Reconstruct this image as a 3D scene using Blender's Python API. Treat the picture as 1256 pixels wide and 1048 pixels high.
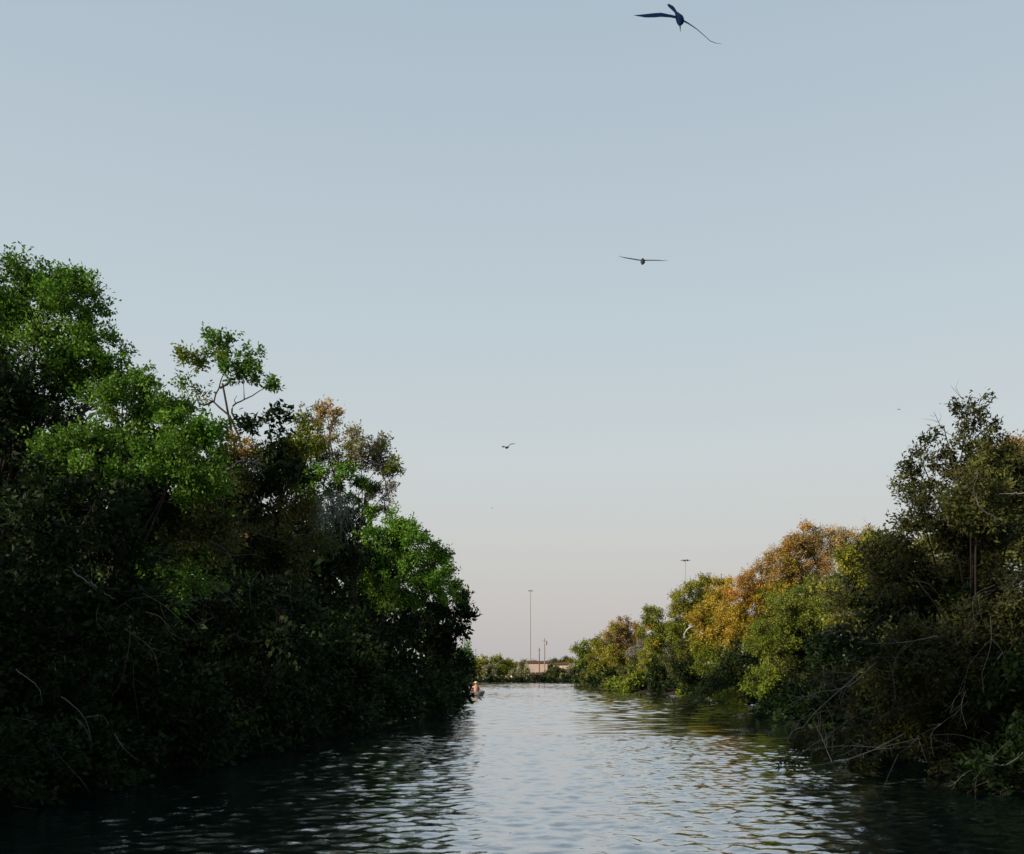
import bpy, math
import numpy as np
from mathutils import Vector, Matrix

for o in list(bpy.data.objects):
    bpy.data.objects.remove(o)
S = bpy.context.scene
COL = S.collection

# ------------------------------------------------------------------ camera
F, CX, HY, CZ = 1150.0, 628.0, 829.0, 1.8      # focal length and horizon in photo pixels, eye height in metres
cam = bpy.data.cameras.new('camera')
cam.sensor_width = 36.0
cam.lens = 36.0 * F / 1256.0
cam.shift_y = (HY - 524.0) / 1256.0
cam.clip_start, cam.clip_end = 0.1, 8000.0
camo = bpy.data.objects.new('camera', cam)
COL.objects.link(camo)
camo.location = (0, 0, CZ)
camo.rotation_euler = (math.radians(90), 0, 0)
S.camera = camo

# ------------------------------------------------------------------ light
SUN_EL, SUN_AZ = 17.0, 241.0                    # degrees; azimuth from +Y (view direction), clockwise
SUN_STRENGTH, SUN_ANGLE = 5.0, 3.0
EXPOSURE = 0.5
world = bpy.data.worlds.new('World')
S.world = world
world.use_nodes = True
wn, wl = world.node_tree.nodes, world.node_tree.links
wn.clear()
w_out = wn.new('ShaderNodeOutputWorld')
w_bg = wn.new('ShaderNodeBackground')
sky = wn.new('ShaderNodeTexSky')
sky.sky_type = 'NISHITA'
sky.sun_disc = False
sky.sun_elevation = math.radians(SUN_EL)
sky.sun_rotation = math.radians(SUN_AZ)
sky.air_density, sky.dust_density, sky.ozone_density = 1.0, 1.5, 2.0
# dusk veil: sky colour gradient by elevation, the same all round the horizon
geo = wn.new('ShaderNodeNewGeometry')
sep = wn.new('ShaderNodeSeparateXYZ')
neg = wn.new('ShaderNodeMath'); neg.operation = 'MULTIPLY'; neg.inputs[1].default_value = -1.0
ramp = wn.new('ShaderNodeValToRGB')
def lin(c):
    return tuple(((v / 255.0) / 12.92 if v <= 10 else ((v / 255.0 + 0.055) / 1.055) ** 2.4) for v in c)
stops = [(0.0, (184, 182, 184)), (0.03, (191, 187, 187)), (0.075, (199, 194, 191)), (0.14, (203, 204, 201)),
         (0.22, (202, 209, 210)), (0.34, (192, 205, 212)), (0.58, (174, 190, 203)), (1.0, (140, 160, 184))]
el = ramp.color_ramp.elements
while len(el) < len(stops):
    el.new(0.5)
for e, (p, c) in zip(el, stops):
    e.position = p
    e.color = lin(c) + (1.0,)
sky_mix = wn.new('ShaderNodeMix'); sky_mix.data_type = 'RGBA'
sky_mix.inputs[0].default_value = 0.95
nis = wn.new('ShaderNodeMix'); nis.data_type = 'RGBA'; nis.blend_type = 'MULTIPLY'; nis.inputs[0].default_value = 1.0
nis.inputs[7].default_value = (0.1, 0.1, 0.1, 1)
wl.new(geo.outputs['Incoming'], sep.inputs[0])
wl.new(sep.outputs[2], neg.inputs[0])
wl.new(neg.outputs[0], ramp.inputs[0])
wl.new(sky.outputs[0], nis.inputs[6])
wl.new(nis.outputs[2], sky_mix.inputs[6])
wl.new(ramp.outputs[0], sky_mix.inputs[7])
wl.new(sky_mix.outputs[2], w_bg.inputs[0])
w_bg.inputs[1].default_value = 0.73
wl.new(w_bg.outputs[0], w_out.inputs[0])

sd = bpy.data.lights.new('sun', 'SUN')
sd.energy, sd.angle, sd.color = SUN_STRENGTH, math.radians(SUN_ANGLE), (1.0, 0.86, 0.66)
so = bpy.data.objects.new('sun', sd)
COL.objects.link(so)
a, e_ = math.radians(SUN_AZ), math.radians(SUN_EL)
to_sun = Vector((math.sin(a) * math.cos(e_), math.cos(a) * math.cos(e_), math.sin(e_)))
so.rotation_euler = (-to_sun).to_track_quat('-Z', 'Y').to_euler()
so.location = (0, -30, 40)

vs = S.view_settings
vs.view_transform, vs.look, vs.gamma, vs.exposure = 'Standard', 'None', 1.0, EXPOSURE
vs.use_curve_mapping = False
S.render.engine = 'CYCLES'
S.cycles.max_bounces = 6
S.cycles.transparent_max_bounces = 4

# ------------------------------------------------------------------ helpers
def P(px, py, Y):
    """world point seen at photo pixel (px, py) at distance Y"""
    return np.array([(px - CX) / F * Y, Y, CZ - (py - HY) / F * Y])

def tag(o, label=None, cat=None, group=None, kind=None):
    if label: o['label'] = label
    if cat: o['category'] = cat
    if group: o['group'] = group
    if kind: o['kind'] = kind
    return o

def link(name, mesh, mat=None, parent=None):
    o = bpy.data.objects.new(name, mesh)
    COL.objects.link(o)
    if mat is not None and mesh is not None:
        mesh.materials.append(mat)
    if parent is not None:
        o.parent = parent
        o.matrix_parent_inverse = parent.matrix_world.inverted()
    return o

def empty(name, loc):
    o = bpy.data.objects.new(name, None)
    COL.objects.link(o)
    o.location = tuple(loc)
    o.empty_display_size = 0.3
    o.matrix_world = Matrix.Translation(tuple(loc))
    return o

def mesh_poly(name, verts, faces, smooth=False):
    me = bpy.data.meshes.new(name)
    me.from_pydata([tuple(map(float, v)) for v in verts], [], faces)
    me.update()
    if smooth:
        me.polygons.foreach_set('use_smooth', [True] * len(me.polygons))
    return me

def mesh_arr(name, verts, polys, color=None, smooth=False):
    """verts (n,3), polys (m,k) equal-sized faces, colour per vertex (n,3)"""
    me = bpy.data.meshes.new(name)
    n, (m, k) = len(verts), polys.shape
    me.vertices.add(n)
    me.vertices.foreach_set('co', np.ascontiguousarray(verts, dtype=np.float32).ravel())
    me.loops.add(m * k)
    me.loops.foreach_set('vertex_index', np.ascontiguousarray(polys, dtype=np.int32).ravel())
    me.polygons.add(m)
    me.polygons.foreach_set('loop_start', np.arange(0, m * k, k, dtype=np.int32))
    me.update(calc_edges=True)
    if smooth:
        me.polygons.foreach_set('use_smooth', np.ones(m, dtype=bool))
    if color is not None:
        at = me.color_attributes.new('col', 'FLOAT_COLOR', 'POINT')
        rgba = np.ones((n, 4), dtype=np.float32)
        rgba[:, :3] = color
        at.data.foreach_set('color', rgba.ravel())
    return me

def norm(v):
    return v / np.maximum(np.linalg.norm(v, axis=-1, keepdims=True), 1e-9)

def tubes(lines, sides=5):
    """lines: list of (points (n,3), radii (n,)); returns verts, quads of tapered tubes closed to a point-like end"""
    V, Q, off = [], [], 0
    ang = np.arange(sides) * 2 * math.pi / sides
    for pts, rad in lines:
        pts = np.asarray(pts, float); rad = np.asarray(rad, float)
        t = norm(np.gradient(pts, axis=0))
        ref = np.array([0.31, 0.22, 0.92]) if abs(t[:, 2]).mean() < 0.8 else np.array([0.95, 0.3, 0.05])
        u = norm(np.cross(t, ref)); w = np.cross(t, u)
        ring = pts[:, None, :] + rad[:, None, None] * (u[:, None, :] * np.cos(ang)[None, :, None] + w[:, None, :] * np.sin(ang)[None, :, None])
        n = len(pts)
        V.append(ring.reshape(-1, 3))
        i = np.arange(n - 1)[:, None] * sides; j = np.arange(sides)[None, :]; j2 = (j + 1) % sides
        Q.append((np.stack([i + j, i + j2, i + sides + j2, i + sides + j], -1).reshape(-1, 4)) + off)
        off += n * sides
    return np.concatenate(V), np.concatenate(Q)

def smooth_line(ctrl, n=10):
    """Catmull-Rom through control points"""
    c = np.asarray(ctrl, float)
    c = np.vstack([2 * c[0] - c[1], c, 2 * c[-1] - c[-2]])
    out = []
    segs = len(c) - 3
    for s in range(segs):
        p0, p1, p2, p3 = c[s:s + 4]
        k = max(2, n // segs)
        for t in np.linspace(0, 1, k, endpoint=(s == segs - 1)):
            out.append(0.5 * ((2 * p1) + (-p0 + p2) * t + (2 * p0 - 5 * p1 + 4 * p2 - p3) * t * t + (-p0 + 3 * p1 - 3 * p2 + p3) * t ** 3))
    return np.array(out)

def box_mesh(name, x0, x1, y0, y1, z0, z1):
    v = [(x, y, z) for z in (z0, z1) for y in (y0, y1) for x in (x0, x1)]
    f = [(0, 2, 3, 1), (4, 5, 7, 6), (0, 1, 5, 4), (2, 6, 7, 3), (0, 4, 6, 2), (1, 3, 7, 5)]
    return mesh_poly(name, v, f)

# ------------------------------------------------------------------ materials
def new_mat(name):
    m = bpy.data.materials.new(name)
    m.use_nodes = True
    n, l = m.node_tree.nodes, m.node_tree.links
    return m, n, l, n['Principled BSDF']

def plain(name, col, rough=0.6, var=0.15, scale=6.0, metal=0.0, bump=0.0):
    m, n, l, b = new_mat(name)
    tc = n.new('ShaderNodeTexCoord'); no = n.new('ShaderNodeTexNoise'); no.inputs['Scale'].default_value = scale
    no.inputs['Detail'].default_value = 6
    mx = n.new('ShaderNodeMix'); mx.data_type = 'RGBA'
    mx.inputs[6].default_value = tuple(c * (1 - var) for c in col) + (1,)
    mx.inputs[7].default_value = tuple(min(1, c * (1 + var)) for c in col) + (1,)
    l.new(tc.outputs['Object'], no.inputs['Vector']); l.new(no.outputs[0], mx.inputs[0])
    l.new(mx.outputs[2], b.inputs['Base Color'])
    b.inputs['Roughness'].default_value = rough
    b.inputs['Metallic'].default_value = metal
    if rough >= 0.8: b.inputs['Specular IOR Level'].default_value = 0.03
    if bump:
        bp = n.new('ShaderNodeBump'); bp.inputs['Strength'].default_value = bump; bp.inputs['Distance'].default_value = 0.02
        l.new(no.outputs[0], bp.inputs['Height']); l.new(bp.outputs[0], b.inputs['Normal'])
    return m

def leaf_material():
    m, n, l, b = new_mat('leaf')
    at = n.new('ShaderNodeVertexColor'); at.layer_name = 'col'
    tr = n.new('ShaderNodeBsdfTranslucent'); mix = n.new('ShaderNodeMixShader'); mix.inputs[0].default_value = 0.28
    out = n['Material Output']
    l.new(at.outputs[0], b.inputs['Base Color']); l.new(at.outputs[0], tr.inputs[0])
    b.inputs['Roughness'].default_value = 0.55
    b.inputs['Specular IOR Level'].default_value = 0.12
    l.new(b.outputs[0], mix.inputs[1]); l.new(tr.outputs[0], mix.inputs[2]); l.new(mix.outputs[0], out.inputs[0])
    return m

LEAF = leaf_material()
BARK = plain('bark', (0.04, 0.034, 0.028), 0.9, 0.4, 9.0, bump=0.6)
DEAD = plain('weathered_wood', (0.12, 0.118, 0.112), 0.85, 0.35, 14.0, bump=0.4)
TWIG = plain('twig_bark', (0.085, 0.075, 0.065), 0.9, 0.35, 11.0)
MOSS = plain('dry_hanging_twigs', (0.032, 0.046, 0.048), 0.9, 0.35, 12.0)

def ground_material():
    m, n, l, b = new_mat('muddy_bank')
    tc = n.new('ShaderNodeTexCoord'); no = n.new('ShaderNodeTexNoise'); no.inputs['Scale'].default_value = 1.7; no.inputs['Detail'].default_value = 9
    r = n.new('ShaderNodeValToRGB')
    r.color_ramp.elements[0].position, r.color_ramp.elements[0].color = 0.3, (0.016, 0.013, 0.010, 1)
    r.color_ramp.elements[1].position, r.color_ramp.elements[1].color = 0.72, (0.045, 0.040, 0.026, 1)
    l.new(tc.outputs['Object'], no.inputs['Vector']); l.new(no.outputs[0], r.inputs[0]); l.new(r.outputs[0], b.inputs['Base Color'])
    b.inputs['Roughness'].default_value = 0.95
    b.inputs['Specular IOR Level'].default_value = 0.0
    bp = n.new('ShaderNodeBump'); bp.inputs['Strength'].default_value = 0.4; bp.inputs['Distance'].default_value = 0.08
    l.new(no.outputs[0], bp.inputs['Height']); l.new(bp.outputs[0], b.inputs['Normal'])
    return m

def water_material():
    m, n, l, b = new_mat('river_water')
    b.inputs['Base Color'].default_value = (0.002, 0.012, 0.014, 1)
    b.inputs['Roughness'].default_value = 0.04
    b.inputs['IOR'].default_value = 1.8
    tc = n.new('ShaderNodeTexCoord')
    def layer(scale, stretch, rot, detail, rough=0.5, dist=0.0):
        mp = n.new('ShaderNodeMapping'); mp.inputs['Scale'].default_value = (stretch, 1.0, 1.0); mp.inputs['Rotation'].default_value = (0, 0, rot)
        t = n.new('ShaderNodeTexNoise'); t.inputs['Scale'].default_value = scale; t.inputs['Detail'].default_value = detail
        t.inputs['Roughness'].default_value = rough; t.inputs['Distortion'].default_value = dist
        l.new(tc.outputs['Object'], mp.inputs[0]); l.new(mp.outputs[0], t.inputs['Vector'])
        return t.outputs[0]
    def bump(h, strength, dist, prev=None):
        bp = n.new('ShaderNodeBump'); bp.inputs['Strength'].default_value = strength; bp.inputs['Distance'].default_value = dist
        l.new(h, bp.inputs['Height'])
        if prev is not None: l.new(prev, bp.inputs['Normal'])
        return bp.outputs[0]
    # the breeze ruffles the water unevenly
    gust = layer(0.055, 0.6, 0.3, 3)
    gr = n.new('ShaderNodeMapRange'); gr.inputs[1].default_value = 0.35; gr.inputs[2].default_value = 0.68; gr.inputs[3].default_value = 0.45; gr.inputs[4].default_value = 1.0
    l.new(gust, gr.inputs[0])
    # fine wind ripples ride on the near reach only; the longer waves are modelled
    sx = n.new('ShaderNodeSeparateXYZ'); l.new(tc.outputs['Object'], sx.inputs[0])
    calm = n.new('ShaderNodeMapRange'); calm.interpolation_type = 'SMOOTHSTEP'
    calm.inputs[1].default_value = 8.0; calm.inputs[2].default_value = 55.0; calm.inputs[3].default_value = 1.0; calm.inputs[4].default_value = 0.0
    l.new(sx.outputs[1], calm.inputs[0])
    both = n.new('ShaderNodeMath'); both.operation = 'MULTIPLY'
    l.new(gr.outputs[0], both.inputs[0]); l.new(calm.outputs[0], both.inputs[1])
    def scaled(h):
        mu = n.new('ShaderNodeMath'); mu.operation = 'MULTIPLY'
        l.new(h, mu.inputs[0]); l.new(both.outputs[0], mu.inputs[1])
        return mu.outputs[0]
    nrm = bump(scaled(layer(3.2, 0.8, 0.12, 2, 0.5, 0.4)), 1.0, 0.016)
    nrm = bump(scaled(layer(8.0, 0.8, -0.1, 3, 0.55, 0.3)), 1.0, 0.012, nrm)
    # murky body under a mirror coat that strengthens towards grazing view
    b.inputs['Specular IOR Level'].default_value = 0.0
    b.inputs['Roughness'].default_value = 0.8
    l.new(nrm, b.inputs['Normal'])
    gl = n.new('ShaderNodeBsdfGlossy'); gl.inputs['Roughness'].default_value = 0.02; gl.inputs['Color'].default_value = (0.95, 0.97, 1.0, 1)
    lw = n.new('ShaderNodeLayerWeight'); lw.inputs['Blend'].default_value = 0.5
    pw = n.new('ShaderNodeMath'); pw.operation = 'POWER'; pw.inputs[1].default_value = 1.5
    mr = n.new('ShaderNodeMapRange'); mr.inputs[3].default_value = 0.03; mr.inputs[4].default_value = 1.0
    ms = n.new('ShaderNodeMixShader')
    l.new(nrm, gl.inputs['Normal']); l.new(nrm, lw.inputs['Normal'])
    l.new(lw.outputs['Facing'], pw.inputs[0]); l.new(pw.outputs[0], mr.inputs[0]); l.new(mr.outputs[0], ms.inputs[0])
    l.new(b.outputs[0], ms.inputs[1]); l.new(gl.outputs[0], ms.inputs[2]); l.new(ms.outputs[0], n['Material Output'].inputs[0])
    return m

# ------------------------------------------------------------------ setting
YL = [-60, 5, 15, 18, 22, 28, 36, 46, 53, 60, 72, 95, 150, 200, 225, 250]
XL = [-13, -9, -7.4, -7.2, -6.6, -5.9, -5.0, -3.9, -3.3, -3.9, -5.2, -7.4, -9.2, -11, -30, -90]
YR = [-60, 5, 15, 22, 30, 40, 56, 71, 86, 98, 130, 159, 178, 200, 225, 250]
XR = [14, 9.4, 8.2, 9.2, 10.4, 12.0, 15.0, 16.2, 16.4, 12.9, 12.5, 12.2, 13.0, 24, 50, 120]
FAR = 255.0
def shore_left(y):  return np.interp(y, YL, XL)
def shore_right(y): return np.interp(y, YR, XR)
def wob(x, y):
    return (np.sin(x * 1.31 + y * 0.73) + np.sin(x * 0.47 - y * 1.17 + 1.3) + np.sin(x * 2.9 + y * 2.3 + 0.4) * 0.4) / 2.4
def ground_z(x, y):
    x = np.asarray(x, float); y = np.asarray(y, float)
    d = np.maximum(np.maximum(shore_left(y) - x, x - shore_right(y)), (y - FAR) * 0.6)
    d = d + 0.25 * wob(x, y)
    land = 0.42 * (1 - np.exp(-np.maximum(d, 0) / 1.1)) + 0.25 * np.clip((d - 4) / 20, 0, 1) * (1 + 0.4 * wob(x * 0.3, y * 0.3))
    # low wooded levees behind both banks
    side = np.maximum(shore_left(y) - x, x - shore_right(y))
    land = land + 3.6 * np.clip((side - 5) / 14, 0, 1) ** 1.5 * np.clip((120 - y) / 40, 0, 1) * np.clip((60 - side) / 20, 0.3, 1)
    bed = -1.1 * (1 - np.exp(np.minimum(d, 0) / 1.6))
    return np.where(d > 0, land, bed)

gx = np.concatenate([[-2500, -1200, -500, -250, -150, -100, -70, -50], np.arange(-40, 40.1, 0.8), [50, 70, 100, 150, 250, 500, 1200, 2500]])
gy = np.concatenate([[-60, -40, -20, -5], np.arange(0, 110, 1.0), np.arange(110, 300, 3.0), [320, 360, 420, 500, 700, 1000, 1600, 2600, 4500]])
GX, GY = np.meshgrid(gx, gy)
gv = np.stack([GX, GY, ground_z(GX, GY)], -1).reshape(-1, 3)
nx, ny = len(gx), len(gy)
ii = (np.arange(ny - 1)[:, None] * nx + np.arange(nx - 1)[None, :]).ravel()
gq = np.stack([ii, ii + 1, ii + 1 + nx, ii + nx], -1)
tag(link('ground', mesh_arr('ground', gv, gq, smooth=True), ground_material()), kind='structure')
def water_mesh():
    rng = np.random.default_rng(3)
    n = 84
    lam = np.exp(np.concatenate([rng.uniform(math.log(0.17), math.log(0.5), n // 2), rng.uniform(math.log(0.6), math.log(2.2), n // 2)]))
    th = rng.normal(0, 0.95, n) + math.pi / 2 + 0.15
    ph = rng.uniform(0, 2 * math.pi, n)
    def sheet(x, y):
        X, Y = np.meshgrid(x, y)
        dy = np.gradient(y)[:, None]
        Z = np.zeros_like(X)
        near = np.interp(Y, [0, 16, 45], [1.0, 1.0, 0.0])          # short wind ripples live on the near reach
        calm = np.interp(Y, [0, 14, 30, 60, 90, 140, 260], [0.95, 1.0, 1.25, 1.35, 1.25, 1.2, 1.3])
        for l_, t_, p_ in zip(lam, th, ph):
            k = 2 * math.pi / l_
            keep = np.clip((l_ / dy - 2.6) / 2.0, 0, 1)
            sl = near * (0.20 if l_ < 0.5 else 0.035) + (1 - near) * (0.085 if l_ > 0.5 else 0.05)
            Z += keep * (sl * math.sqrt(2.0 / n) / k) * np.sin(k * (X * math.cos(t_) + Y * math.sin(t_)) + p_)
        patch = 0.9 + 0.4 * wob(X * 0.16, Y * 0.09)                # breeze patches
        edge = np.clip((X + 14) / 2, 0, 1) * np.clip((20 - X) / 2, 0, 1) * np.clip((Y - 6) / 2, 0, 1) * np.clip((256 - Y) / 3, 0, 1)
        lee = np.clip(np.minimum(X - shore_left(Y), shore_right(Y) - X) / 1.2, 0.0, 1.0)   # waves die out against the banks
        Z = Z * patch * calm * edge * lee
        nx_, ny_ = len(x), len(y)
        i_ = (np.arange(ny_ - 1)[:, None] * nx_ + np.arange(nx_ - 1)[None, :]).ravel()
        return np.stack([X, Y, Z], -1).reshape(-1, 3), np.stack([i_, i_ + 1, i_ + 1 + nx_, i_ + nx_], -1)
    xa = np.concatenate([[-400, -200, -60, -22], np.arange(-14.5, 14.01, 0.08), [22, 60, 200, 400]])
    ya = np.concatenate([[-60, -30, -10, 0, 4], np.arange(6.5, 28.01, 0.05)])
    xb = np.concatenate([[-400, -200, -110, -60, -35, -22], np.arange(-15, 21.01, 0.22), [28, 45, 80, 150, 400]])
    yb = np.concatenate([np.arange(28, 60, 0.10), np.arange(60, 120, 0.2), np.arange(120, 257, 0.33), [270, 300]])
    va, qa = sheet(xa, ya); vb, qb = sheet(xb, yb)
    return mesh_arr('river_water', np.concatenate([va, vb]), np.concatenate([qa, qb + len(va)]), smooth=True)
tag(link('river_water', water_mesh(), water_material()), kind='structure')

# ------------------------------------------------------------------ trees
PAL = {  # pairs of leaf colours mixed clump by clump (linear base colours)
    'green':  ((0.048, 0.130, 0.012), (0.115, 0.220, 0.026)),
    'lush':   ((0.054, 0.150, 0.012), (0.125, 0.245, 0.028)),
    'mid':    ((0.088, 0.135, 0.012), (0.175, 0.205, 0.024)),
    'fresh':  ((0.105, 0.140, 0.018), (0.200, 0.225, 0.040)),
    'dark':   ((0.0065, 0.015, 0.004), (0.015, 0.030, 0.007)),  # near-black: deep shade put into the colour of lower lobes, thickets and shrubs
    'umber':  ((0.024, 0.030, 0.009), (0.056, 0.060, 0.017)),  # darker olive: shade on the near right tree put into its leaf colour
    'olive':  ((0.042, 0.056, 0.013), (0.095, 0.100, 0.025)),
    'ygreen': ((0.130, 0.150, 0.014), (0.250, 0.235, 0.030)),
    'yellow': ((0.290, 0.215, 0.018), (0.430, 0.310, 0.040)),
    'orange': ((0.350, 0.180, 0.030), (0.480, 0.270, 0.060)),
    'ochre':  ((0.270, 0.185, 0.055), (0.390, 0.280, 0.110)),
    'brown':  ((0.200, 0.130, 0.045), (0.300, 0.195, 0.070)),
    'grey':   ((0.130, 0.125, 0.100), (0.220, 0.205, 0.170)),
    'pale':   ((0.170, 0.175, 0.090), (0.260, 0.250, 0.130)),
}
STAT = {'leaves': 0}

def gen_lobe(rng, c, r, pal, lai, L, aspect, loose, out, twigs, others=(), wood=0.2, mingle=0.24):
    """fill an ellipsoid with twig sprays: clumps -> twigs -> leaves"""
    area = math.pi * r[0] * r[2]
    n = int(lai * area / (0.5 * L * L * aspect))
    n = max(60, min(n, 17000))
    K = int(np.clip(10 + n / 260, 12, 130))
    d = norm(rng.normal(size=(K, 3)))
    rad = (0.30 + 0.66 * rng.random((K, 1)) ** 0.65)
    cc = c + d * r * rad
    rm = (r[0] * r[2] * r[1]) ** (1 / 3)
    rc = rm * rng.uniform(0.18, 0.40, (K, 1)) * loose
    ctone = rng.random(K)
    cval = rng.uniform(0.72, 1.25, K)
    m = 9
    nt = max(K, n // m)
    k = rng.choice(K, nt, p=(rc[:, 0] ** 2 / (rc[:, 0] ** 2).sum()))
    u = norm(rng.normal(size=(nt, 3)))
    u[:, 2] += 0.25
    spr = rng.random((nt, 1)) < 0.07
    ln = rc[k] * rng.random((nt, 1)) ** 0.45 * np.where(spr, 1.75, 1.0)
    end = cc[k] + u * ln * np.array([1.1, 1.1, 0.85])
    start = cc[k] + (c - cc[k]) * rng.uniform(0.12, 0.4, (nt, 1)) + rng.normal(size=(nt, 3)) * rc[k] * 0.25
    mid = (start + end) / 2 + rng.normal(size=(nt, 3)) * rc[k] * 0.18
    # leaves along the outer part of each twig
    ti = np.repeat(np.arange(nt), m)
    t = rng.uniform(0.3, 1.03, (nt * m, 1))
    p = (1 - t) ** 2 * start[ti] + 2 * t * (1 - t) * mid[ti] + t * t * end[ti]
    p = p + rng.normal(size=p.shape) * (L * 0.55)
    ax = norm(norm(end[ti] - start[ti]) * 0.8 + rng.normal(size=p.shape) * 0.65 + np.array([0, 0, -0.12]))
    nr = rng.normal(size=p.shape) * 0.75 + np.array([0, 0, 0.3])
    sd_ = norm(np.cross(nr, ax))
    up = np.cross(ax, sd_)
    ll = L * rng.uniform(0.65, 1.3, (len(p), 1)); ww = ll * aspect * rng.uniform(0.8, 1.15, (len(p), 1)) * 0.5
    fold = ww * rng.uniform(0.1, 0.5, (len(p), 1))
    q = np.stack([p, p + ax * ll * 0.45 + sd_ * ww + up * fold, p + ax * ll - up * fold * 0.6, p + ax * ll * 0.45 - sd_ * ww + up * fold], 1)
    cp = [pal if (not others or rng.random() > mingle) else others[rng.integers(len(others))] for _ in range(K)]   # neighbouring boughs mingle
    a_ = np.array([PAL[x][0] for x in cp])[k[ti]]; b_ = np.array([PAL[x][1] for x in cp])[k[ti]]
    mixv = np.clip(ctone[k[ti]] * 0.75 + rng.random(len(p)) * 0.4, 0, 1)[:, None]
    colr = (a_ * (1 - mixv) + b_ * mixv) * (cval[k[ti]] * rng.uniform(0.8, 1.2, len(p)))[:, None]
    out.append((q.reshape(-1, 3), np.repeat(colr, 4, axis=0)))
    # one in three twigs is thick enough to show as wood
    sel = rng.random(nt) < wood
    twigs.append((start[sel], mid[sel], end[sel]))
    STAT['leaves'] += len(p)

def twig_mesh(name, tw, r0):
    s = np.concatenate([t[0] for t in tw]); m = np.concatenate([t[1] for t in tw]); e = np.concatenate([t[2] for t in tw])
    n = len(s)
    m = (s + e) / 4 + m / 2
    ang = np.arange(3) * 2 * math.pi / 3
    t = norm(e - s); u = norm(np.cross(t, np.array([0.3, 0.2, 0.93]))); w = np.cross(t, u)
    rings = []
    for pt, rr in ((s, r0), (e, r0 * 0.3)):
        rings.append(pt[:, None, :] + rr * (u[:, None, :] * np.cos(ang)[None, :, None] + w[:, None, :] * np.sin(ang)[None, :, None]))
    V = np.stack(rings, 1).reshape(-1, 3)
    base = np.arange(n)[:, None] * 6
    q = []
    for k in range(1):
        for j in range(3):
            j2 = (j + 1) % 3
            q.append(np.concatenate([base + k * 3 + j, base + k * 3 + j2, base + k * 3 + 3 + j2, base + k * 3 + 3 + j], 1))
    return mesh_arr(name, V, np.concatenate(q))

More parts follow.
